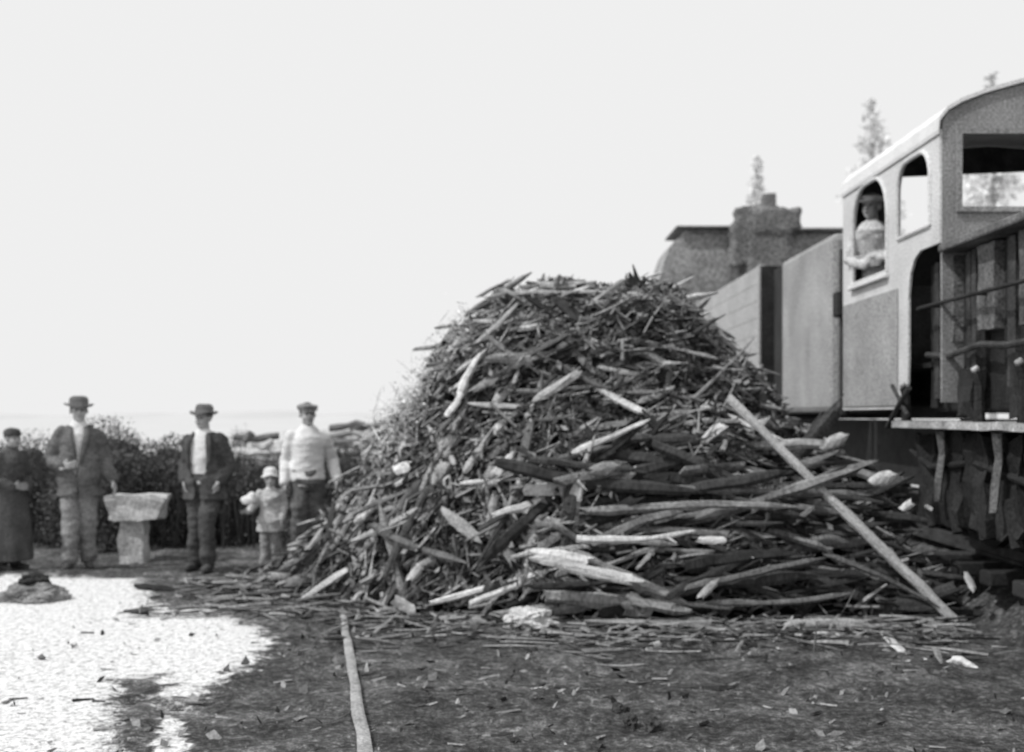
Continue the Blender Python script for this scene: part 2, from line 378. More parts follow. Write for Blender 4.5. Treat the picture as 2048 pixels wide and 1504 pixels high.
pc = [
 ('b','pale',893,832,926,775,10.15,10.2,15,'lower half of the white wood standing upright on the left shoulder of the pile'),
 ('b','pale',918,790,956,703,10.2,10.25,17,'white split piece standing upright on the left shoulder of the wood pile'),
 ('b','pale',1148,905,1302,838,9.6,9.75,16,'slim white stick slanting up across the middle of the wood pile'),
 ('b','light',1090,948,1150,908,9.6,9.65,14,'short grey stick end just below the slim white slanting stick'),
 ('s','light',1198,992,1277,935,9.55,9.6,20,'stubby pale split piece slanting over long horizontal sticks'),
 ('b','pale',1160,1076,1388,1062,9.12,9.15,16,'long thin white split piece lying level low in the pile'),
 ('s','pale',1388,1080,1455,1080,9.12,9.12,15,'short white chip at the right end of the long white piece'),
 ('s','pale',1045,1104,1205,1136,9.1,9.1,36,'broad white barkless piece in the lower middle of the pile'),
 ('s','pale',1120,1130,1292,1165,9.06,9.06,24,'white split piece tapering right beneath the broad white one'),
 ('s','light',1080,1118,1235,1160,9.1,9.05,20,'second broad pale piece overlapping the lower edge of the first'),
 ('s','light',940,1235,1000,1285,9.1,9.1,30,'pale split stub leaning at the foot of the pile left of the white block'),
 ('s','light',1090,1286,1165,1292,8.65,8.65,18,'pale flat chip on dark ground just below the white block'),
 ('b','light',1215,1243,1755,1240,9.1,9.15,13,'very long thin grey stick lying level along the foot of the pile'),
 ('s','light',1580,1268,1772,1290,8.9,8.75,26,'grey splintered piece on the ground right of the pile foot'),
 ('s','light',1560,1250,1750,1248,9.0,9.0,24,'grey ragged piece lying just above the splintered one at right'),
 ('b','pale',1768,1268,1834,1334,8.8,7.9,24,'short white stick on the ground pointing toward the camera at right'),
 ('b','pale',1850,1322,1915,1316,7.95,7.9,17,'left half of the thin white bent wood flat on the ground at far right'),
 ('b','pale',1905,1316,1966,1340,7.9,7.75,17,'right half of the thin white bent wood flat on the ground at far right'),
 ('s','light',880,1018,972,1090,9.6,9.45,24,'pale split piece sloping down right in the left centre of the pile'),
 ('s','light',1130,760,1146,862,10.3,10.2,18,'grey split piece almost upright high in the pile, left one of three'),
 ('s','light',1158,792,1204,856,10.3,10.2,18,'grey split piece leaning left high in the pile, middle one of three'),
 ('s','light',1246,768,1222,830,10.3,10.2,16,'grey split piece leaning right high in the pile, right one of three'),
 ('s','light',1738,968,1796,945,9.6,9.6,26,'bright ragged chip below the running board beside the locomotive'),
 ('s','pale',1798,1024,1830,1000,9.4,9.4,16,'small bright chip below and right of the ragged bright one'),
 ('s','pale',1850,1010,1866,1020,9.4,9.4,8,'tiny bright splinter near the locomotive step'),
 ('s','light',1640,900,1700,865,10.2,10.2,24,'pale split stub behind the long leaning pole'),
 ('s','light',1928,1140,1950,1186,9.3,9.2,14,'grey splinter upright in the dark under the locomotive'),
 ('s','light',1250,1185,1300,1215,9.1,9.1,18,'pale splinter under the broad white pieces near the pile foot'),
 ('s','light',1395,1200,1440,1155,9.1,9.1,16,'grey splinter leaning up right at the pile foot'),
 ('b','dark',962,1120,1280,855,9.35,9.75,26,'long dark branch slanting up right through the middle of the pile'),
 ('b','mid',1250,972,1650,994,9.55,9.5,18,'upper of the long level sticks on the right of the pile'),
 ('b','mid',1165,1022,1590,1012,9.4,9.4,20,'second long level stick on the right of the pile'),
 ('b','mid',1420,1205,1700,1188,9.15,9.15,14,'low level stick on the right pointing to the leaning pole'),
 ('b','mid',1380,1175,1650,1120,9.2,9.2,16,'stick rising gently right near the lower right of the pile'),
 ('b','mid',1655,1110,1880,1215,9.4,9.25,13,'thin stick parallel to and below the long leaning pole'),
 ('b','mid',560,1140,690,1045,10.9,10.9,14,'lone grey stick slanting on the far left skirt of the pile'),
 ('b','dark',275,1172,400,1190,11.2,11.0,15,'left half of the dark crooked branch on pale ground left of the pile'),
 ('b','dark',390,1190,520,1180,11.0,11.0,13,'right half of the dark crooked branch on pale ground left of the pile'),
 ('b','dark',1200,1396,1470,1374,6.95,7.2,24,'dark branch lying on the bare foreground ground'),
 ('b','light',1410,1388,1480,1366,7.2,7.35,8,'light sliver at the right end of the dark foreground branch'),
 ('s','light',945,1372,1000,1352,7.35,7.5,18,'light chip alone on the dark foreground left of centre'),
 ('s','light',1290,1300,1325,1285,8.4,8.5,16,'small light chip just in front of the pile foot'),
 ('s','light',780,1195,835,1225,9.6,9.6,22,'light split stub at the left foot of the pile'),
 ('s','light',815,1165,850,1120,9.7,9.7,18,'light splinter leaning up right at the left foot of the pile'),
 ('s','light',975,1075,990,985,9.55,9.55,18,'light split piece standing upright left of the long dark branch'),
 ('s','pale',1030,960,1052,975,9.65,9.65,16,'small white wood knob left of the slanting white stick'),
]
for k in pc: piece(*k)
def pole(name, A, E, r0, r1, m, label, sag=.03, flat=1):
    bm = B(); n = 14; pts = []; rad = []
    for k in range(n):
        t = k/(n-1); pts.append(A.lerp(E, t)+Vector((U(-.006,.006), 0, sag*math.sin(t*math.pi)+U(-.005,.005)))); rad.append((r0+(r1-r0)*t)*U(.93,1.07))
    tube(bm, pts, rad, 9, jit=.1, flat=flat)
    return setp(obj(name, bm, m, origin=A), label, 'pole')
pole('leaning_pole', P(1455,795,9.75), P(1912,1243,9.25), .034, .042, W_pole, 'long straight pale pole leaning diagonally against the right side of the wood pile', .0)
pa = G(684,1222); pb = G(738,1560); pa.z = .012; pb.z = .02
pole('foreground_pole', pa, pb, .024, .038, W_pole2, 'pale flat pole lying on the foreground ground pointing at the camera', .01, .35)
def rock(c, r, amp=.18, fq=3, seed=0, sub=4):
    bm = B(); bmesh.ops.create_icosphere(bm, subdivisions=sub, radius=1)
    for v in bm.verts:
        n = v.co.copy(); k = 1+amp*noise.noise(n*fq*.5+Vector((seed,0,0)))*2+amp*.8*noise.noise(n*fq*2+Vector((seed,5,0)))
        v.co = Vector((n.x*r[0]*k, n.y*r[1]*k, n.z*r[2]*k))+Vector(c)
    return bm
c = P(1057,1242,9.1)
setp(obj('wood_block', rock(c, (.18,.12,.09), .22, 4, 2, 5), W_pale, origin=c), 'rough white wood block sitting at the foot of the pile', 'wood block')
for k,(px,py) in enumerate([(1238,1428),(1262,1450),(1306,1456)]):
    q = G(px,py); q.z = .02
    setp(obj('clod', rock(q, (U(.03,.05),.05,.035), .3, 4, px, 3), W_dark, origin=q), ('upper left','lower','right')[k]+' one of three dark clods on the foreground below the dark branch', 'clod')
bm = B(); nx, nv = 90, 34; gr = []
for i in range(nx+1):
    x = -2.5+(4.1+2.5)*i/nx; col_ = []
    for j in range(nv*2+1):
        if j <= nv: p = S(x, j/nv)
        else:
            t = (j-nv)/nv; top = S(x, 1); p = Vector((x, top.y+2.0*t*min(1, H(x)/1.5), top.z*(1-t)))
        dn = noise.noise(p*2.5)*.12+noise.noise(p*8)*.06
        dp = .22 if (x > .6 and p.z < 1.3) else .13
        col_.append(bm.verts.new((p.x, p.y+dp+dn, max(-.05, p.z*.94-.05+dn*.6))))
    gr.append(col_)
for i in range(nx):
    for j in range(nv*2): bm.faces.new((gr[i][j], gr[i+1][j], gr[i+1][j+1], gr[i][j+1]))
setp(obj('brushwood', bm, W_core), 'packed brushwood core coloured near black as the shade deep inside the wood pile', 'brushwood', kind='stuff')
bm = B()
def twig(bm, c, d, L_, r, seg=4):
    d = d.normalized(); a = c-d*L_/2; s = Vector((U(-.03,.03),U(-.03,.03),U(-.03,.03)))*L_
    tube(bm, [a, c+s, c+d*L_/2], [r*U(.6,1.1), r, r*U(.2,.8)], seg, jit=.25, flat=U(.35,1))
for i in range(9500):
    x, v = pick()
    back = i % 7 == 0
    p = S(x, v); tx, tv, n = frame(x, v); a = R(zone_angle(x, v, p.z)+random.gauss(0,14))
    if x > .6 and p.z < 1.3 and random.random() < .6: continue
    d = tx*math.cos(a)+tv*math.sin(a)+n*U(-.5,.6)
    if back: p = Vector((x, YR+U(0,1.6), 0)); p.z = H(x)*(1-(p.y-YR)/2.0); d = Vector((1,U(-1,1),U(-.3,.3)))
    L_ = U(.08,.42); c = p+n*U(-.06,.11); c.z = max(c.z, .03+abs(d.normalized().z)*L_/2)
    twig(bm, c, d, L_, random.choice((U(.004,.015), U(.01,.028))))
for i in range(420):   # ragged skyline
    x = U(-1.5, 2.3); p = Vector((x, YR+U(-.25,.2), H(x)+U(-.03,.05))); sl = (H(x+.1)-H(x-.1))/.2
    d = Vector((U(-1,1), U(-.5,.5), U(-.1,.9))) if x < 1.2 else Vector((U(.2,1), U(-.5,.3), U(-.4,.5)))
    twig(bm, p, d, U(.1,.34), U(.006,.022))
def flake(bm, c, s, nn=None):
    u = Vector((U(-1,1),U(-1,1),U(-1,1))).normalized(); w = u.orthogonal().normalized()
    w.rotate(Matrix.Rotation(U(0,6.28),3,u)); t = u.cross(w)
    k = U(.25,.6); vs = [bm.verts.new(c+w*s), bm.verts.new(c+t*s*k+w*s*U(-.3,.3)), bm.verts.new(c-w*s*U(.6,1)), bm.verts.new(c-t*s*k)]; bm.faces.new(vs)
for i in range(12500):
    x, v = pick(); p = S(x, v); tx, tv, n = frame(x, v)
    if x > .6 and p.z < 1.3 and random.random() < .7: continue
    if p.x > 0 and random.random() < .2: continue
    flake(bm, p+n*U(-.03,.16), U(.012,.06))
for i in range(1100):
    x = U(-3.0, 3.3); y = YF(x)-abs(random.gauss(0,.5))
    if x < -1.4: y = U(9.6, 11.6)
    twig(bm, Vector((x,y,gh(x,y)+U(.01,.07))), Vector((U(-1,1),U(-.5,.5),U(-.08,.08))), U(.06,.45), U(.005,.022))
setp(obj('brushwood_twigs', bm, W_brush), 'tangled mass of thin twigs and bark filling the wood pile', 'brushwood', kind='stuff')
bm = B()
for i in range(2600):
    t = random.random(); px = 745+t*195+random.gauss(0,16)
    py = 915-t*240+random.gauss(0,28)-abs(random.gauss(0,12))
    p = P(px, py, YR+U(-.9,.3)); d = Vector((U(-1,.6), U(-.6,.4), U(-.1,1)))
    if random.random() < .3: twig(bm, p, d, U(.06,.22), U(.002,.006), 3)
    else: flake(bm, p, U(.006,.026))
setp(obj('pale_brush', bm, W_wisp), 'pale wispy brush feathering the left shoulder of the wood pile', 'brush', kind='stuff')
bm = B()
for i in range(7500):
    y = 4.8+6.7*random.random()**1.2; x = U(-3.4, 4.2)
    if noise.noise(Vector((x*1.2,y*1.2,9))) < U(-.4,.3): continue
    if inside(x, y) and random.random() < .75: continue
    if x > 3.4 and y > 9: continue
    s = .006+.06*random.random()**3.5; c = Vector((x, y, gh(x,y)+.004)); a = random.gauss(0,1.0)
    if random.random() < .3:
        d = Vector((math.cos(a), math.sin(a), U(-.15,.15))); tube(bm, [c-d*s, c+d*s*U(.6,1.3)], [s*.3*U(.5,1.2), s*.2], 4, flat=.5, jit=.3)
    else: flake(bm, c+Vector((0,0,.008)), s*.9)
setp(obj('wood_chips', bm, W_chip), 'scattered bark and wood chips over the dark ground', 'wood chips', kind='stuff')

# ---------------- locomotive ----------------
cab_pale = mat('cab_paint_pale', .58, .22, 2.2, .34, 60, .7, .12)
roof_pale = mat('roof_paint_pale', .68, .14, 2.2, .2, 60, .7, .12)
body_grey = mat('body_paint_grey', .31, .3, 1.8, .45, 55, .7, .12)
front_grey = mat('cab_front_grey', .24, .35, 2, .45, 55, .7, .12)
rib_grey = mat('rib_metal_grey', .12, 1.0, 3.5, .6, 45, .7, .12)
iron = mat('sooty_iron', .022, .7, 4, .6, 50, .8, .3)
iron2 = mat('worn_iron', .05, .9, 5, .5, 50, .7, .2)
steel = mat('bright_steel', .38, .7, 4, .5, 45, .6, .1)
planks = mat('plank_paint', .38, .15, 3, .38, 50, .8, .15)
loco = empty('locomotive', (4.8,10,.45), 'steam locomotive with pale arched-window cab and grey side tank right of the pile', 'locomotive')
X0, X1 = 3.35, 6.25
side_out = [(9.6,2.95),(9.6,3.84),(12.4,3.84),(12.4,1.65),(10.62,1.65),(10.46,1.72),(10.38,1.86),(10.36,2.05),(10.36,2.6),(10.31,2.78),(10.2,2.9),(10.05,2.95)]
side_out = side_out[::-1]
wA = arch(9.80,10.62,3.12,3.75,.24); wB = arch(10.92,12.02,2.88,3.78,.4)
for s, X in ((1,X0),(-1,X1)):
    bm = holed(side_out, [wA, wB], lambda a,b_: Vector((X,a,b_)), (.02*s,0,0)); obj('cab_side', bm, cab_pale, loco)
    for w in (wA, wB):
        bm = B(); pts = [Vector((X-.004*s, a, b_)) for a,b_ in w]; tube(bm, pts+[pts[0]], .02, 8, up=(1,0,0)); obj('window_frame', bm, cab_pale, loco)
bm = B(); box(bm, (X0-.012,10.62,1.68),(X0-.003,12.36,2.7), .004); obj('door_panel', bm, body_grey, loco)
bm = B(); box(bm, (X0-.05,10.88,2.82),(X0-.002,12.08,2.862), .01); obj('window_sill', bm, roof_pale, loco)
rp = [(3.335,3.80),(3.345,3.90),(3.41,3.985),(3.52,4.05),(3.7,4.12),(4.0,4.205),(4.4,4.29),(4.8,4.32)]
rp = rp+[(9.6-a,b_) for a,b_ in rp[-2::-1]]
fo = [(3.372,1.7),(X1-.022,1.7)]+[(min(max(a,3.372),X1-.022),b_-.012) for a,b_ in rp[::-1]]
fo = [p for i,p in enumerate(fo) if i == 0 or (abs(p[0]-fo[i-1][0])+abs(p[1]-fo[i-1][1])) > .02]
bw = lambda a0,a1: [(a0,3.23),(a1,3.23),(a1,3.8),(a0,3.8)]
obj('cab_front', holed(fo, [bw(3.52,4.55), bw(5.05,6.08)], lambda a,b_: Vector((a,9.6,b_)), (0,.04,0)), front_grey, loco)
for a0,a1 in ((3.52,4.55),(5.05,6.08)):
    w = [(a0,3.23),(a1,3.23),(a1,3.8),(a0,3.8)]
    fr = [(a0-.04,3.19),(a1+.04,3.19),(a1+.04,3.84),(a0-.04,3.84)]
    obj('window_frame', holed(fr, [w], lambda a,b_: Vector((a,9.57,b_)), (0,.028,0)), front_grey, loco)
obj('cab_back', holed(fo, [[(3.86,2.9),(5.74,2.9),(5.74,4.08),(3.86,4.0)]], lambda a,b_: Vector((a,12.34,b_)), (0,.04,0)), iron2, loco)
bm = B(); top = []
for y in (9.57, 12.42):
    top.append([[bm.verts.new((a,y,b_)) for a,b_ in rp],[bm.verts.new((4.8+(a-4.8)*1.004,y,b_+.03)) for a,b_ in rp]])
n = len(rp)
for k in range(n-1):
    bm.faces.new((top[0][0][k],top[0][0][k+1],top[1][0][k+1],top[1][0][k])); bm.faces.new((top[0][1][k],top[1][1][k],top[1][1][k+1],top[0][1][k+1]))
    bm.faces.new((top[0][0][k],top[0][1][k],top[0][1][k+1],top[0][0][k+1])); bm.faces.new((top[1][0][k],top[1][0][k+1],top[1][1][k+1],top[1][1][k]))
for k in (0,n-1): bm.faces.new((top[0][0][k],top[1][0][k],top[1][1][k],top[0][1][k]))
bmesh.ops.recalc_face_normals(bm, faces=bm.faces); obj('roof', bm, roof_pale, loco)
bm = B(); box(bm, (3.5,9.66,2.0),(6.1,12.3,2.04)); obj('cab_floor', bm, iron, loco)
for Xa, Xb in ((3.33,4.05),(5.55,6.27)):
    bm = B(); box(bm, (Xa,12.78,1.62),(Xb,15.15,3.5), .07); tk = obj('side_tank', bm, body_grey, loco)
bm = B(); tube(bm, [(3.42,12.58,1.6),(3.42,12.58,2.5),(3.42,12.58,3.3)], .05, 10); obj('downpipe', bm, iron, loco)
bm = B(); box(bm, (3.30,12.42,2.6),(3.40,12.62,2.86), .02); obj('lamp_box', bm, iron, loco)
bm = B(); tube(bm, [(4.8,y,2.75) for y in (12.42,13,15,16.1)], .82, 32); obj('boiler', bm, iron, loco, smooth=False)
bm = B(); box(bm, (3.42,15.2,1.6),(4.3,16.0,3.5), .03); obj('front_box', bm, iron, loco)
bm = B(); box(bm, (3.56,5.3,1.62),(6.04,10.34,2.86), .03); obj('casing', bm, iron, loco)
bm = B(); box(bm, (3.33,5.25,2.87),(6.27,9.59,2.935), .015); obj('casing_top', bm, rib_grey, loco)
def rsub(bm, k, f):
    bmesh.ops.subdivide_edges(bm, edges=bm.edges[:], cuts=5, use_grid_fill=True)
    for v in bm.verts: v.co += Vector((noise.noise(v.co*f), noise.noise(v.co*f+Vector((9,0,0))), noise.noise(v.co*f+Vector((0,9,0)))))*k
y = 10.30; k = 0
seq = [('i',.16),('w',.14),('i',.08),('w',.1),('r',.26),('i',.14),('w',.1),('w',.12),('i',.1),('r',.34),('i',.12),('w',.16),('i',.14),('r',.22),('w',.2),('i',.2),('r',.3),('w',.2),('i',.2),('w',.3),('r',.3),('i',.3),('w',.3)]
for tn, w in seq:
    if y-w < 5.4: break
    z0 = {'i':1.62,'w':1.75,'r':2.2}[tn]+U(-.03,.1); xo = {'i':3.52,'w':3.49,'r':3.45}[tn]
    bm = B(); box(bm, (xo,y-w+.012,z0),(3.558,y-.012,2.85)); rsub(bm, .012, 6); obj('upright_panel', bm, {'i':iron,'w':iron2,'r':rib_grey}[tn], loco); y -= w
for y0, z0, sy, sz in ((9.25,1.58,.3,.36),(8.25,1.58,.4,.42),(7.4,1.58,.4,.4)):
    bm = B(); box(bm, (3.42,y0-sy/2,z0),(3.52,y0+sy/2,z0+sz)); rsub(bm, .05, 5); obj('gear_box', bm, iron, loco)
bm = B(); tube(bm, [(3.46,10.2,2.1),(3.42,9.6,2.06),(3.44,9.0,2.12),(3.4,8.4,2.08),(3.44,7.2,2.12)], .025, 8); obj('feed_pipe', bm, iron2, loco)
bm = B(); tube(bm, [(3.47,10.28,2.5),(3.38,10.2,2.48),(3.36,10.1,2.48)]+[(3.36,10-.5*k,2.48) for k in range(10)], .016, 8)
for y in (9.9,8.9,7.9,6.9): tube(bm, [(3.36,y,2.48),(3.5,y,2.48)], .014, 6)
obj('handrail', bm, iron, loco)
bm = B(); box(bm, (3.24,5.3,1.495),(3.46,10.45,1.55)); bmesh.ops.subdivide_edges(bm, edges=[e for e in bm.edges if e.calc_length() > 3], cuts=40)
for v in bm.verts: v.co.z += noise.noise(Vector((0,v.co.y*3,0)))*.014; v.co.x += noise.noise(Vector((4,v.co.y*4,0)))*.015
rb = obj('running_board', bm, steel, loco)
for y, z in ((8.65,1.93),(7.9,1.95),(10.25,1.86),(6.9,1.95)):
    bm = B(); tube(bm, [(3.30,y,1.55),(3.30,y,z-.12),(3.27,y,z-.03)], [.045,.035,.03], 8); pl = obj('post', bm, iron, loco)
    bm = B(); tube(bm, [(3.25,y,z-.02),(3.29,y,z)], [.022,.026], 8); obj('handle', bm, steel, pl, smooth=True)
bm = B(); tube(bm, [(3.28,10.7,1.5),(3.24,10.2,1.72),(3.24,10.0,1.82)], .022, 8); tube(bm, [(3.26,10.5,1.85),(3.26,10.1,1.6)], .018, 8); obj('lever', bm, iron2, loco)
for y in (9.45, 8.35, 7.3):
    bm = B(); tube(bm, [(3.3,y-.02,1.48),(3.32,y,1.3),(3.30,y+.02,1.1),(3.28,y,.93)], [.075,.055,.06,.05], 8, flat=.4, jit=.12); obj('step_hanger', bm, rib_grey, loco)
for y in (8.9, 10.0, 7.8, 9.45, 8.35):
    bm = B(); box(bm, (3.38,y-.2,.75),(3.7,y+.2,1.46)); rsub(bm, .07, 5); tube(bm, [(3.4,y,1.02),(3.42,y-.1,.7)], .06, 8); obj('axle_box', bm, iron, loco)
bm = B(); tube(bm, [(3.4,10.4,1.3),(3.36,9.8,1.18),(3.4,9,1.25),(3.38,8,1.15),(3.4,6,1.25)], .028, 8); obj('brake_pipe', bm, iron, loco)
bm = B(); box(bm, (3.75,5.4,.95),(3.95,16,1.55)); box(bm, (3.97,5.4,1.1),(5.83,16,1.5)); box(bm, (5.85,5.4,.95),(6.05,16,1.55)); obj('frame', bm, iron, loco)
for y in (6.3,7.6,8.9,10.2,13.2,14.9):
    for X in (4.05,5.55):
        bm = B(); r_ = .5
        tube(bm, [(X-.07,y,1.0),(X+.0,y,1.0)], r_, 28, up=(0,0,1)); wl = obj('wheel', bm, iron, loco)
        bm = B(); tube(bm, [(X-.09,y,1.0),(X+.03,y,1.0)], .1, 14); obj('hub', bm, iron2, wl)
bm = B(); tube(bm, [(3.93,6.3,.85),(3.93,10.2,.85)], .045, 8); obj('coupling_rod', bm, iron2, loco)

wg = empty('open_wagon', (4.8,19.2,.45), 'pale plank-sided open wagon standing beyond the locomotive tank', 'wagon')
for X in (3.35,6.19):
    bm = B()
    for k in range(8): box(bm, (X,16.5,1.75+k*.235),(X+.06,22.0,1.75+k*.235+.231), .004)
    obj('side_boards', bm, planks, wg)
for y in (16.43,22.0):
    bm = B(); box(bm, (3.35,y,1.75),(6.25,y+.05,3.6)); obj('end_boards', bm, iron, wg)
for y in (16.5,21.9):
    bm = B(); box(bm, (3.31,y-.05,1.6),(3.348,y+.05,3.62), .01); obj('stanchion', bm, planks, wg)
bm = B(); box(bm, (3.4,16.5,1.55),(6.2,22,1.74)); obj('underframe', bm, iron, wg)
for y in (17.5,21):
    for X in (4.05,5.55):
        bm = B(); tube(bm, [(X-.06,y,.95),(X+.05,y,.95)], .46, 22); obj('wheel', bm, iron, wg)
vn = empty('goods_van', (4.6,24.3,.45), 'grey van with rounded corner and ragged stack, farthest vehicle on the track', 'railway van')
vout = [(2.70,1.6),(6.3,1.6),(6.3,4.85),(6.22,5.0),(6.0,5.06),(3.5,5.08),(3.28,5.04),(3.12,4.94),(3.0,4.78),(2.9,4.5),(2.8,4.1),(2.72,3.6)]
vgrey = mat('van_paint', .27, .4, 1.3, .6, 24, .7, .1)
vroof = mat('van_roof', .15, .5, 1.5, .65, 24)
obj('van_body', holed(vout, [], lambda a,b_: Vector((a,23.4,b_)), (0,1.7,0)), vgrey, vn)
bm = B(); box(bm, (3.12,23.25,5.15),(4.2,25.0,5.2), .02); box(bm, (4.2,23.25,5.09),(6.45,25.0,5.16), .03); obj('van_roof', bm, vroof, vn)
bm = B(); box(bm, (3.3,23.4,5.06),(6.1,24.9,5.13)); obj('roof_bearer', bm, vgrey, vn)
bm = B(); box(bm, (4.4,22.65,2.2),(5.15,23.3,5.25)); box(bm, (4.5,22.6,5.0),(5.32,23.34,5.42)); box(bm, (4.12,22.75,4.4),(4.5,23.3,5.2)); box(bm, (4.2,22.8,5.0),(4.62,23.3,5.5)); box(bm, (4.7,22.8,5.3),(4.92,23.2,5.7))
bm = remesh(bm, .045, 1)
for v in bm.verts: v.co += Vector((noise.noise(v.co*4),0,noise.noise(v.co*4+Vector((4,0,0)))))*.07+Vector((noise.noise(v.co*11),0,noise.noise(v.co*11+Vector((4,0,0)))))*.05
st = obj('stack', bm, vroof, vn)
for y in (23.95,24.75):
    for X in (4.05,5.55):
        bm = B(); tube(bm, [(X-.06,y,.8),(X+.05,y,.8)], .32, 22); obj('wheel', bm, iron, vn)
bm = B(); box(bm, (3.4,23.5,1.05),(6.2,25.0,1.59)); obj('underframe', bm, iron, vn)
bm = B()
for X in (4.02,5.58): box(bm, (X-.03,3,.45),(X+.04,60,.52), 0); box(bm, (X-.06,3,.42),(X+.07,60,.448), 0)
setp(obj('railway_track', bm, iron2), kind='structure')
for k in range(10):
    y = 5+k*.62; bm = B(); box(bm, (3.6,y-.11,.3),(6.0,y+.11,.415), .015)
    setp(obj('sleeper', bm, W_dark, origin=(4.8,y,.35)), 'dark timber sleeper under the locomotive', 'sleeper', 'sleepers under the locomotive')

# ---------------- people ----------------
skin = mat('skin', .38, .35, 8, .3, 60, .6, .05)
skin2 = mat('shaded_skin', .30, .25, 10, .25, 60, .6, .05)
hairm = mat('hair', .10, .2, 30, .3, 90)
eyem = mat('eye_dark', .07, 0, 5, 0, 50)
def cloth(name, v): return mat(name, v, .45, 5, .45, 58, .95, .2)
M_shirt = mat('white_shirt', .68, .2, 7, .2, 62, .95, .2); M_dark = cloth('dark_wool', .12); M_grey = cloth('grey_trouser_cloth', .22); M_blk = cloth('black_cloth', .07)  # dark cloths lifted off black: haze over the people put into the colour
M_hat = cloth('dark_felt', .12); M_mid = cloth('mid_grey_cloth', .24); M_pl = cloth('pale_grey_cloth', .40); M_shoe = cloth('shoe_leather', .07); M_light = mat('light_cotton', .62, .2, 7, .2, 62, .95, .2); M_work = cloth('work_shirt_cloth', .50)
def hand(bm, w, d, side, nrm, k=1.0, curl=.5):
    d = d.normalized(); side = (side-d*side.dot(d)).normalized(); nrm = d.cross(side) if d.cross(side).dot(nrm) > 0 else side.cross(d)
    for q in (-.024,-.008,.008,.024):
        capsule(bm, [w+d*.01*k+side*q*.6*k, w+d*.085*k+side*q*k], [.016*k,.0145*k], 8)
    for q, ln in ((.029,.068),(.0095,.077),(-.0105,.072),(-.030,.056)):
        p0 = w+d*.09*k+side*q*k; c = curl
        p1 = p0+(d*math.cos(c*.5)+nrm*math.sin(c*.5)+side*q*2).normalized()*ln*.45*k
        p2 = p1+(d*math.cos(c*1.3)+nrm*math.sin(c*1.3)+side*q).normalized()*ln*.33*k
        p3 = p2+(d*math.cos(c*1.9)+nrm*math.sin(c*1.9))*ln*.25*k
        capsule(bm, [p0,p1,p2,p3], [.0098*k,.0092*k,.0084*k,.0075*k], 8)
    t0 = w+d*.025*k+side*.025*k; t1 = t0+(d*.7+side*.75).normalized()*.04*k; t2 = t1+(d*.95+side*.25+nrm*.2).normalized()*.032*k
    capsule(bm, [t0,t1,t2], [.014*k,.0115*k,.0095*k], 8)
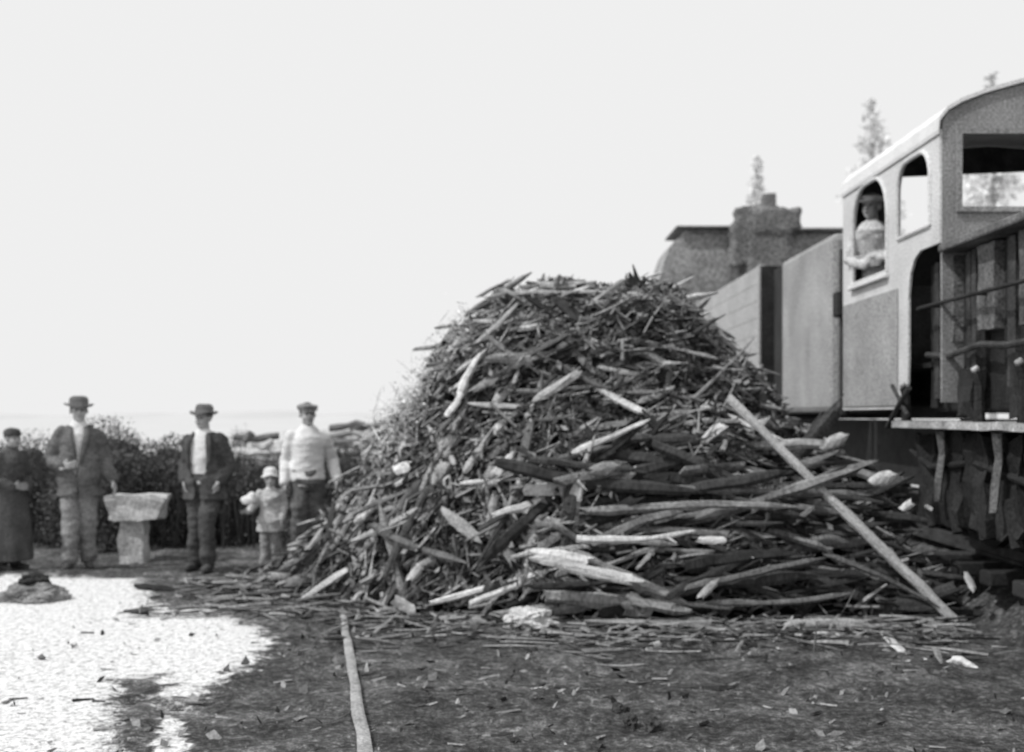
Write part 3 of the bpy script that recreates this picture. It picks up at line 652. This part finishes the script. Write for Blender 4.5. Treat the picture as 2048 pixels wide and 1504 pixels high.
def person(label, loc, rz, sc, arms, top, bottom, jacket=None, vest_w=None, hat='brim', hatm=None, head_k=1.0, lean=0, hair=True, legs=.10, head_turn=0, sleeve_roll=False, stance=(0,0), loose=1.0, drop=(0,0), sk=None, skirt=None):
    root = empty('person', loc, label, 'person', rz=rz, sc=sc)
    HT = 1.49; hk = head_k; sd_ = U(0,50)
    def headp(x,y,z):
        c, s = math.cos(head_turn), math.sin(head_turn)
        return Vector((c*x-s*y, s*x+c*y, 0))*hk+Vector((0,-.018-lean,HT+z*hk))
    def put_head(bm):
        ball(bm, headp(0,.012,.145), (.079*hk,.097*hk,.092*hk), 20)
        ball(bm, headp(0,-.022,.075), (.064*hk,.068*hk,.080*hk), 16)
        ball(bm, headp(0,-.055,.025), (.036*hk,.028*hk,.024*hk), 10)
        capsule(bm, [headp(0,-.082,.12), headp(0,-.102,.088)], [.009*hk,.016*hk], 8)
        for s in (-1,1):
            ball(bm, headp(s*.080,.012,.105), (.012*hk,.02*hk,.032*hk), 10)
            ball(bm, headp(s*.03,-.080,.138), (.026*hk,.012*hk,.009*hk), 8)
            ball(bm, headp(s*.04,-.062,.075), (.02*hk,.02*hk,.018*hk), 8)
        ball(bm, headp(0,-.083,.05), (.022*hk,.012*hk,.007*hk), 8)
    def limbs(bm, e, upto=1.0):
        for s in (-1,1):
            el, wr = Vector(arms[s][0]), Vector(arms[s][1]); sh = Vector((s*.165,-lean*.7,1.375-drop[0 if s < 0 else 1]))
            w2 = el.lerp(wr, upto)
            capsule(bm, [sh, sh.lerp(el,.5), el, el.lerp(w2,.4), w2], [.054+e,.050+e,.043+e,.041+e,.029+e if upto > .9 else .037+e], 12)
    TR = [(0.0,.86,.15,.105),(0,.93,.165,.12),(0,1.0,.157,.112),(.3,1.1,.148,.108),(.5,1.2,.155,.115),(.8,1.3,.165,.118),(1,1.37,.15,.105),(1,1.42,.11,.085),(1,1.47,.062,.06)]
    def torso(bm, e, z0=.86, flare=0):
        rs = []
        for k,z,rx,ry in TR:
            if z < z0-.001: continue
            f = flare*max(0,(1.1-z)/.3); rs.append((0,-lean*k,z,rx+e+f,ry+e+f))
        if z0 < .86: rs.insert(0, (0,0,z0,.165+e+flare,.115+e+flare))
        rings_z(bm, rs, 24)
    def legj(s):
        f = stance[0 if s < 0 else 1]
        return Vector((s*.085,0,.88)), Vector((s*legs,-.02-f*.6-abs(f)*.2,.49)), Vector((s*(legs+.015),.02-f,.09))
    def wrinkle(bm, k, lo=-1):
        for v in bm.verts:
            q = v.co; w = (noise.noise(Vector((q.x*5+sd_, q.y*5, q.z*7)))*.65+noise.noise(Vector((q.x*11, q.y*11+sd_, q.z*20)))*.35)*k
            v.co += v.normal*max(w, lo)
    bm = B(); torso(bm, 0); limbs(bm, 0); put_head(bm)
    capsule(bm, [(0,-lean*.9+.008,1.40),(0,-lean-.004,1.54)], [.060,.056], 12)
    for s in (-1,1):
        hip, kn, an = legj(s)
        capsule(bm, [hip, hip.lerp(kn,.5), kn, kn.lerp(an,.35), an], [.085,.072,.055,.052,.036], 12)
        capsule(bm, [an+Vector((0,0,-.03)), an+Vector((s*.03,-.17,-.05))], [.035,.028], 10)
        el, wr = Vector(arms[s][0]), Vector(arms[s][1]); hd = Vector(arms[s][2]) if len(arms[s]) > 2 else (wr-el)
        sd = Vector(arms[s][3]) if len(arms[s]) > 3 else Vector((-s*.25,-1,0)); 
        hand(bm, wr, hd, sd, Vector((-s,0,0)), .98)
    body = obj('body', remesh(bm, .008, 3), sk or skin, root, local=True, smooth=True)
    for s in (-1,1):
        bm = B(); ball(bm, headp(s*.03,-.078,.116), (.014*hk,.010*hk,.008*hk), 8); obj('eye', bm, eyem, body, local=True)
    bm = B(); ball(bm, headp(0,-.093,.052), (.02*hk,.006*hk,.005*hk), 8); obj('mouth', bm, eyem, body, local=True)
    if hair:
        bm = B(); ball(bm, headp(0,.022,.15), (.086*hk,.1*hk,.095*hk), 24)
        hb = remesh(bm, .009, 2)
        dl = [v for v in hb.verts if (v.co-headp(0,-.09,.06)).length < .110*hk]
        bmesh.ops.delete(hb, geom=dl, context='VERTS'); obj('hair', hb, hairm if hair is True else hair, root, local=True, smooth=True)
    bm = B(); torso(bm, .018*loose, .84); limbs(bm, .017*loose, .62 if sleeve_roll else .96)
    capsule(bm, [(0,-lean*.9+.006,1.42),(0,-lean+.002,1.49)], [.064,.064], 12)
    sb = remesh(bm, .011, 5); sb.normal_update(); wrinkle(sb, .022, -.006)
    obj('shirt', sb, top, root, local=True, smooth=True)
    bm = B(); rings_z(bm, [(0,0,.80,.15,.12),(0,0,.88,.184,.139),(0,0,.95,.186,.142),(0,0,1.03,.176,.134)], 24)
    for s in (-1,1):
        hip, kn, an = legj(s); hip = hip+Vector((s*.003,0,-.02)); an = an+Vector((0,-.008,.02))
        capsule(bm, [hip, hip.lerp(kn,.45), kn, kn.lerp(an,.5), an], [.106,.1,.09,.088,.086], 14)
    tb = remesh(bm, .011, 5); tb.normal_update(); wrinkle(tb, .035, -.012)
    for v in tb.verts:
        if v.co.z < .06: v.co.z = .06
    obj('trousers', tb, bottom, root, local=True, smooth=True)
    if skirt:
        bm = B(); rings_z(bm, [(0,0,.12,.30,.26),(0,0,.3,.29,.25),(0,0,.6,.27,.22),(0,0,.85,.235,.18),(0,0,1.0,.20,.155),(0,0,1.08,.18,.14)], 28)
        kb = remesh(bm, .014, 2); kb.normal_update()
        for v in kb.verts:
            an_ = math.atan2(v.co.y, v.co.x); v.co += Vector((v.co.x, v.co.y, 0)).normalized()*math.sin(an_*7+sd_)*.014*max(0,(1.0-v.co.z))
        obj('long_coat_skirt', kb, skirt, root, local=True, smooth=True)
    for s in (-1,1):
        an = legj(s)[2]; ax, ay = an.x, an.y-.02
        bm = B(); capsule(bm, [(ax,ay+.05,.048),(ax+s*.012,ay-.06,.045),(ax+s*.032,ay-.165,.036)], [.045,.046,.036], 12); ball(bm, (ax,ay+.02,.09), (.048,.05,.06), 12)
        sb = remesh(bm, .011, 2)
        for v in sb.verts: v.co.z = max(v.co.z, 0.0)
        obj('shoe', sb, M_shoe, root, local=True, smooth=True)
    if jacket:
        bm = B(); torso(bm, .040, .74, .03); limbs(bm, .030, .92)
        jb = remesh(bm, .012, 5); jb.normal_update(); wrinkle(jb, .04, -.012)
        dl = []
        for f in jb.faces:
            c = f.calc_center_median(); wv = vest_w(c.z)+noise.noise(c*9)*.02
            if (abs(c.x) < wv and c.y < -.04-lean*.5) or c.z < .75 or c.z > 1.455: dl.append(f)
        bmesh.ops.delete(jb, geom=dl, context='FACES')
        jo = obj('jacket', jb, jacket, root, local=True, smooth=True)
        md_ = jo.modifiers.new('thick','SOLIDIFY'); md_.thickness = .008; md_.offset = -1
        if vest_w(1.2) > 0:
            for s in (-1,1):
                bm = B(); pts = [(s*(vest_w(z)+.012), -.155-lean*((z-.86)/.55)+(.02 if z > 1.36 else 0), z) for z in (1.06,1.16,1.26,1.36)]+[(s*.068,-.075-lean,1.44)]
                tube(bm, pts, [.012,.022,.032,.034,.02], 8, flat=.35, up=(0,-1,0)); obj('lapel', bm, jacket, jo, local=True, smooth=True)
    if hat:
        bm = B(); c0 = headp(0,.012,.165); k = hk
        if hat in ('brim', 'sunhat'):
            bmf = 1.0 if hat == 'brim' else .86
            rings_z(bm, [(c0.x,c0.y,c0.z-.012,.140*k*bmf,.155*k*bmf),(c0.x,c0.y,c0.z-.002,.145*k*bmf,.160*k*bmf),(c0.x,c0.y,c0.z+.008,.125*k*bmf,.14*k*bmf),(c0.x,c0.y,c0.z+.004,.094*k,.112*k),(c0.x,c0.y,c0.z+.05*k,.09*k,.108*k),(c0.x,c0.y,c0.z+.08*k,.078*k,.096*k),(c0.x,c0.y,c0.z+.095*k,.05*k,.065*k),(c0.x,c0.y,c0.z+(.088 if hat == 'brim' else .1)*k,.02*k,.05*k)], 26)
            for v in bm.verts:
                if abs(v.co.z-c0.z) < .015: v.co.z += .7*abs(v.co.x)**1.6*(1 if hat == 'brim' else -1.2)-.014*(hat == 'brim')+noise.noise(v.co*12+Vector((sd_,0,0)))*.02
                else: v.co.x += noise.noise(v.co*9+Vector((sd_,0,0)))*.02
        elif hat == 'cap':
            rings_z(bm, [(c0.x,c0.y,c0.z-.01,.088*k,.108*k),(c0.x,c0.y-.005,c0.z+.02,.112*k,.13*k),(c0.x,c0.y-.005,c0.z+.04,.11*k,.125*k),(c0.x,c0.y,c0.z+.06,.06*k,.075*k)], 24)
            for v in bm.verts: v.co.z += noise.noise(v.co*9)*.02
            tube(bm, [headp(-.075,-.075,.158), headp(-.04,-.118,.152), headp(.04,-.118,.152), headp(.075,-.075,.158)], .022*k, 8, flat=.3)
        else:
            rings_z(bm, [(c0.x,c0.y,c0.z-.03*k,.084*k,.102*k),(c0.x,c0.y,c0.z+.01*k,.096*k,.114*k),(c0.x,c0.y,c0.z+.045*k,.088*k,.106*k),(c0.x,c0.y,c0.z+.068*k,.055*k,.065*k),(c0.x,c0.y,c0.z+.075*k,.02*k,.03*k)], 24)
        ho = obj('cap' if hat in ('cap','round') else 'hat', bm, hatm or M_hat, root, local=True, smooth=True)
    return root
def feet(px, py):
    q = G(px, py); q.z = gh(q.x, q.y)+.0; return q
person('man in felt hat, dark jacket and grey trousers, left of the block stand', feet(158,1138), R(16), 1.03,
    {-1:[(-.28,.05,1.11),(-.15,-.19,1.04),(.8,-.3,.2),(0,-.2,1)], 1:[(.24,.06,1.10),(.33,-.08,.90),(.25,-.1,-1)]}, M_shirt, M_grey, M_dark, lambda z: .012+.075*max(0,min(1,(z-1.12)/.3)), legs=.07, stance=(.09,-.06), head_turn=.15, drop=(0,.03))
person('man in wide dark hat and open black jacket, right of the block stand', feet(408,1141), R(-10), .98,
    {-1:[(-.24,.09,1.11),(-.18,-.10,.95),(.25,-.1,-1)], 1:[(.255,.07,1.10),(.2,-.09,.93),(-.25,-.1,-1)]}, M_shirt, M_blk, M_blk, lambda z: .075+.035*math.sin((z-1)*6) if z > .98 else .03, hat='brim', legs=.085, stance=(-.03,.12), head_turn=-.2, drop=(.025,0))
person('man in flat cap and bright white shirt standing right behind the child', feet(615,1136), R(14), .985,
    {-1:[(-.22,.07,1.11),(-.25,-.06,.88),(0,-.1,-1)], 1:[(.27,.09,1.12),(.31,-.06,.90),(-.1,-.15,-1)]}, M_shirt, M_dark, hat='cap', hatm=M_mid, legs=.085, stance=(.09,-.06), head_turn=.15, loose=1.4, drop=(0,.025))
kid = person('small child in pale sun hat holding one arm out before the white shirted man', feet(541,1146), R(8), .60,
    {-1:[(-.27,-.08,1.18),(-.34,-.28,1.09),(-.8,-.4,.05),(0,-.3,1)], 1:[(.22,.03,1.15),(.2,-.1,.95),(0,-.2,-1)]}, M_light, M_mid, M_pl, lambda z: -.1, hat='sunhat', hatm=M_light, head_k=1.28, legs=.085, hair=M_mid)
person('man in pale cap and light work shirt leaning in the arched cab window', Vector((3.62,12.06,2.045)), R(-42), .98,
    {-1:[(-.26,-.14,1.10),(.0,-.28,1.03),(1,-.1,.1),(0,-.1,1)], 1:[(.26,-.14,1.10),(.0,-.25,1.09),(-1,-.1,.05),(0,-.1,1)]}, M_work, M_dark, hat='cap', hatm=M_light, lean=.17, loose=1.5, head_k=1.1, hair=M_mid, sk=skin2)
person('person in long dark coat cut by the left edge, leftmost of the group', feet(18,1143), R(60), .84,
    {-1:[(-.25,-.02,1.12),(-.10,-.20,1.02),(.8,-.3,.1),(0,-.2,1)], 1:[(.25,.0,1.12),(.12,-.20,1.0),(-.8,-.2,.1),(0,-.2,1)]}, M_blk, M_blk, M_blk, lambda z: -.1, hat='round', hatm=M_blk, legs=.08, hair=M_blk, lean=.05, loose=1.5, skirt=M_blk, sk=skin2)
q = P(497,1000,12.3)
bm = B(); ball(bm, q, (.085,.05,.05), 16); ball(bm, q+Vector((.03,0,.04)), (.045,.04,.04), 12); bb = remesh(bm, .01, 2)
for v in bb.verts: v.co += Vector((1,1,1))*noise.noise(v.co*18)*.012
setp(obj('cloth_bundle', bb, M_shirt, smooth=True, origin=q), 'small white bundle held out by the child', 'bundle')

# ---------------- things around the people ----------------
stand_m = mat('pale_stand', .50, .4, 6, .45, 50)
q = G(272,1122)
tb_ = empty('block_stand', (q.x,q.y,0), 'pale square-topped stand on a thick post between the two hatted men', 'stand')
Yq = q.y
def rough(bm, k=.02, f=8):
    bmesh.ops.subdivide_edges(bm, edges=bm.edges[:], cuts=4, use_grid_fill=True)
    for v in bm.verts: v.co += Vector((noise.noise(v.co*f), noise.noise(v.co*f+Vector((9,0,0))), noise.noise(v.co*f+Vector((0,9,0)))))*k
bm = B(); a = P(217,1038,Yq); b2 = P(332,990,Yq); box(bm, (a.x,Yq-.17,a.z),(b2.x,Yq+.17,b2.z))
for v in bm.verts:
    if v.co.z < (a.z+b2.z)/2: v.co.x = q.x+(v.co.x-q.x)*.8
rough(bm, .05, 5); obj('top_block', bm, stand_m, tb_)
bm = B(); a = P(245,1125,Yq); b2 = P(292,1040,Yq); box(bm, (a.x,Yq-.11,-.02),(b2.x,Yq+.11,b2.z+.02)); rough(bm, .04, 6); obj('post', bm, stand_m, tb_)
q = G(50,1206); q.y += .15
stone_m = mat('grey_stone', .2, .5, 7, .5, 45)
setp(obj('boulder', rock(q+Vector((0,0,.03)), (.27,.2,.12), .22, 3, 5, 5), stone_m, origin=q), 'low grey lump of stone on the bright ground at the left edge', 'stone')
setp(obj('bark_scrap', rock(q+Vector((.0,.02,.17)), (.12,.09,.06), .3, 3, 15, 4), W_dark, origin=q+Vector((0,0,.15))), 'dark scrap lying on top of the grey lump at the left edge', 'scrap')
tl = mat('far_timber_pale', .6, .25, 3, .25, 30, rand=.3); tg = mat('far_timber_grey', .34, .3, 3, .3, 30, rand=.3); td = mat('far_timber_dark', .15, .4, 3, .4, 30, rand=.3)
def far_stack(px0, px1, pyt, Y, tones, label):
    zt = EYE+(830-pyt)/F*Y; a = (px0-1024)/F*Y; b_ = (px1-1024)/F*Y; n = int(zt/.115)
    for i in range(n):
        z = .07+i*zt/n
        for j in range(2):
            f = n-1-i; m = tones[min(f, len(tones)-1)]
            l0 = a+U(-.25,.6); l1 = b_-U(-.25,.6); tl_ = U(-.05,.05)
            bm = B(); pts = [Vector((l0+(l1-l0)*q/4, Y+j*.16+U(-.02,.02), z+tl_*(q/4-.5)+.035*math.sin(q+i)+U(-.02,.02))) for q in range(5)]
            tube(bm, pts, [.062*U(.7,1.15) for _ in pts], 8, jit=.15)
            setp(obj('log', bm, m, origin=pts[0]), label, 'log', label)
far_stack(470, 572, 868, 19.5, [td, tl, tl, tg, td], 'log in the low timber stack behind the child')
far_stack(640, 800, 846, 21, [td, tg, td, tl, tg, td], 'log in the low timber stack just left of the wood pile')
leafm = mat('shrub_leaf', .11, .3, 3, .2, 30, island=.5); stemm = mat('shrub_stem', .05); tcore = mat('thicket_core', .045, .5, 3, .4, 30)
treem = mat('hazed_conifer_needles', .62, .3, .6, .2, 6, island=.4); trunkm = mat('hazed_conifer_trunk', .4)  # needles and trunk lightened: distance haze painted into the colour
def leaf(bm, c, s):
    u = Vector((U(-1,1),U(-1,1),U(-1,1))).normalized(); w = u.orthogonal().normalized()
    w.rotate(Matrix.Rotation(U(0,6.28),3,u)); t = u.cross(w)
    vs = [bm.verts.new(c+w*s), bm.verts.new(c+t*s*.4), bm.verts.new(c-w*s), bm.verts.new(c-t*s*.4)]; bm.faces.new(vs)
def shrub(px, pyt, Y, wpx, label, n=2200, group=None, s0=.012, s1=.03):
    c = Vector(((px-1024)/F*Y, Y, 0)); h = EYE+(830-pyt)/F*Y; w = wpx/F*Y/2
    root = empty('shrub', c, label, 'shrub', group)
    bm = B()
    for k in range(12):
        a = U(0,6.28); e = Vector((math.cos(a)*w*.6, math.sin(a)*w*.5, h*U(.6,.98)))
        tube(bm, [c, c+e*.5+Vector((U(-.05,.05),0,.05)), c+e], [.022,.014,.005], 6)
    obj('stem', bm, stemm, root)
    bm = B(); lobes = [(Vector((U(-.7,.7)*w, U(-.4,.4)*w, h*U(.1,.8))), U(.3,.5)*w, h*U(.12,.2)) for _ in range(18)]
    for i in range(int(n*2)):
        l, rr, rz = random.choice(lobes); d = Vector((random.gauss(0,.5),random.gauss(0,.5),random.gauss(0,.5)))
        q_ = c+l+Vector((d.x*rr, d.y*rr, d.z*rz)); q_.z = min(max(q_.z,.03), h*U(.75,1.05)); leaf(bm, q_, U(s0,s1))
    obj('foliage', bm, leafm, root)
shrub(235,852,14.4,120,'tall dark shrub rising just right of the man in the dark jacket', 4600)
shrub(330,890,15.0,170,'dark shrub behind the block stand', 4200)
shrub(130,930,14.8,150,'low dark shrub behind the legs of the man left of the stand', 3400)
shrub(470,905,15.8,150,'dark shrub at the right shoulder of the second hatted man', 4000)
shrub(540,920,16.5,150,'low dark shrub behind the child', 3600)
shrub(700,905,15.5,160,'dark shrub between the white shirted man and the wood pile', 4000)
shrub(620,940,14.6,150,'low dark shrub behind the legs of the white shirted man', 3200)
shrub(478,838,24,46,'small distant shrub standing against the sky above the far timber stack', 900)
shrub(790,880,17,130,'dark shrub touching the left shoulder of the wood pile', 2600)
tops = [(-400,905),(0,895),(80,880),(120,905),(190,864),(215,848),(262,864),(300,908),(330,876),(370,876),(400,900),(450,882),(475,912),(560,920),(620,900),(660,905),(740,895),(800,880),(1000,880)]
def topat(px):
    for (a0,b0),(a1,b1) in zip(tops, tops[1:]):
        if px <= a1: return b0+(b1-b0)*(px-a0)/(a1-a0)
    return 880
def ttop(x): return EYE+(830-topat(1024+x/15.6*F))/F*15.6
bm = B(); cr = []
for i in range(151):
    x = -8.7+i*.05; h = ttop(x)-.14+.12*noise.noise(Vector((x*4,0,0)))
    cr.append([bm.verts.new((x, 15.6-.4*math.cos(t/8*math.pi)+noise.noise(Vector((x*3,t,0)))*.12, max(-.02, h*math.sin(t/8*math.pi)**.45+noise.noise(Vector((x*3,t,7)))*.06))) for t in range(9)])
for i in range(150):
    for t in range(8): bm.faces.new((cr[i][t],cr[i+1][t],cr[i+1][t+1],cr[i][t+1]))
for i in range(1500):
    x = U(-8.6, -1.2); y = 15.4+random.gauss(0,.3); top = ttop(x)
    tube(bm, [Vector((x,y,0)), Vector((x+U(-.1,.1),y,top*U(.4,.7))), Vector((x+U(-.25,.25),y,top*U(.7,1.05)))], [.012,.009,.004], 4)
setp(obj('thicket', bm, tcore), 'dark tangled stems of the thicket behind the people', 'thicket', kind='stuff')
bm = B()
for i in range(42000):
    x = U(-8.6, -1.2); y = 15.5+random.gauss(0,.35)
    top = ttop(x)+.12*noise.noise(Vector((x*3,0,0)))+.1*noise.noise(Vector((x*9,0,0)))
    z = top*(1-random.random()**1.5*1.0)*U(.97,1.06)
    if noise.noise(Vector((x*1.7, y*1.7, z*2.2))) > .15: continue
    leaf(bm, Vector((x, y, max(.03,z))), U(.010,.030))
setp(obj('thicket_leaves', bm, leafm), 'small dark leaves covering the thicket behind the people', 'thicket', kind='stuff')
bankm = mat('bank_earth', .42, .5, .6, .6, 5)
bm = B(); rowsb = []
for i in range(151):
    x = -12.2+i*.12; hh = (1.12+.2*noise.noise(Vector((x*.9,0,0)))+.16*noise.noise(Vector((x*3.5,0,0)))) * max(0, min(1, (x+12.2)/5))
    rowsb.append([bm.verts.new((x,38+.8*noise.noise(Vector((x*.3,2,0))),-.02)), bm.verts.new((x,39.4,hh*.7)), bm.verts.new((x,41,hh)), bm.verts.new((x,45,-.02))])
for i in range(150):
    for j in range(3): bm.faces.new((rowsb[i][j],rowsb[i+1][j],rowsb[i+1][j+1],rowsb[i][j+1]))
setp(obj('earth_bank', bm, bankm), kind='structure')
def conifer(px, pyt, Y, wk, label):
    c = Vector(((px-1024)/F*Y, Y, 0)); h = EYE+(830-pyt)/F*Y
    root = empty('conifer_tree', c, label, 'tree')
    bm = B(); tube(bm, [c, c+Vector((.05,0,h*.5)), c+Vector((0,0,h*.98))], [.22,.14,.03], 8); obj('trunk', bm, trunkm, root)
    bm = B()
    tiers = int(h/.42)
    for t in range(tiers):
        zt = h*(.2+.8*t/tiers); rad = wk*h*.17*(1-t/tiers)**.8+.1
        for kbr in range(8):
            a = U(0,6.28); rr = rad*U(.4,1.15); e = Vector((math.cos(a)*rr, math.sin(a)*rr, -rr*.3+U(-.15,.15)))
            b0 = c+Vector((0,0,zt+U(-.15,.15))); tube(bm, [b0, b0+e], [.03,.008], 4)
            for q_ in range(max(4,int(rr*14))):
                f = U(.1,1.05); leaf(bm, b0+e*f+Vector((U(-.2,.2),U(-.2,.2),U(-.2,.15)))*(.6+rr*.3), U(.08,.2))
    obj('crown', bm, treem, root)
conifer(1744,192,60,1.1,'grey conifer rising behind the cab roof, middle of the three tree tops')
conifer(1514,308,62,.9,'conifer top above the van stack, leftmost of the three tree tops')
conifer(1985,140,58,1.1,'conifer top above the cab front, rightmost of the three tree tops')

# ---------------- light, sky, camera ----------------
w = bpy.data.worlds.new('World'); bpy.context.scene.world = w; w.use_nodes = True
nt = w.node_tree; N = nt.nodes; L = nt.links; bg = N['Background']
sky = N.new('ShaderNodeTexSky'); sky.sky_type = 'NISHITA'; sky.sun_disc = False; sky.sun_elevation = R(50); sky.sun_rotation = R(244); sky.dust_density = 5
bw_ = N.new('ShaderNodeRGBToBW'); L.new(sky.outputs[0], bw_.inputs[0])
mx = N.new('ShaderNodeMix'); mx.data_type = 'RGBA'; mx.inputs[0].default_value = .985; L.new(bw_.outputs[0], mx.inputs[6]); mx.inputs[7].default_value = (8.75,8.75,8.75,1)
L.new(mx.outputs[2], bg.inputs[0]); bg.inputs[1].default_value = .1
sun = bpy.data.lights.new('sun', 'SUN'); sun.energy = 2.9; sun.angle = R(.8); so = bpy.data.objects.new('sun', sun); C.objects.link(so)
el = R(50); dirv = Vector((-math.cos(el)*.9, -math.cos(el)*.43, math.sin(el)))
so.rotation_euler = dirv.to_track_quat('Z','Y').to_euler(); so.location = (0,0,10)
sc = bpy.context.scene
sc.view_settings.view_transform = 'Standard'; sc.view_settings.look = 'None'; sc.view_settings.exposure = 0
cam = bpy.data.cameras.new('camera'); co = bpy.data.objects.new('camera', cam); C.objects.link(co)
co.location = (0,0,EYE); co.rotation_euler = (R(90),0,0); cam.lens = 36*F/2048; cam.sensor_width = 36; cam.shift_y = 78/2048
cam.clip_end = 10000; cam.clip_start = .05
cam.dof.use_dof = True; cam.dof.focus_distance = 4.0; cam.dof.aperture_fstop = 2.6
sc.camera = co
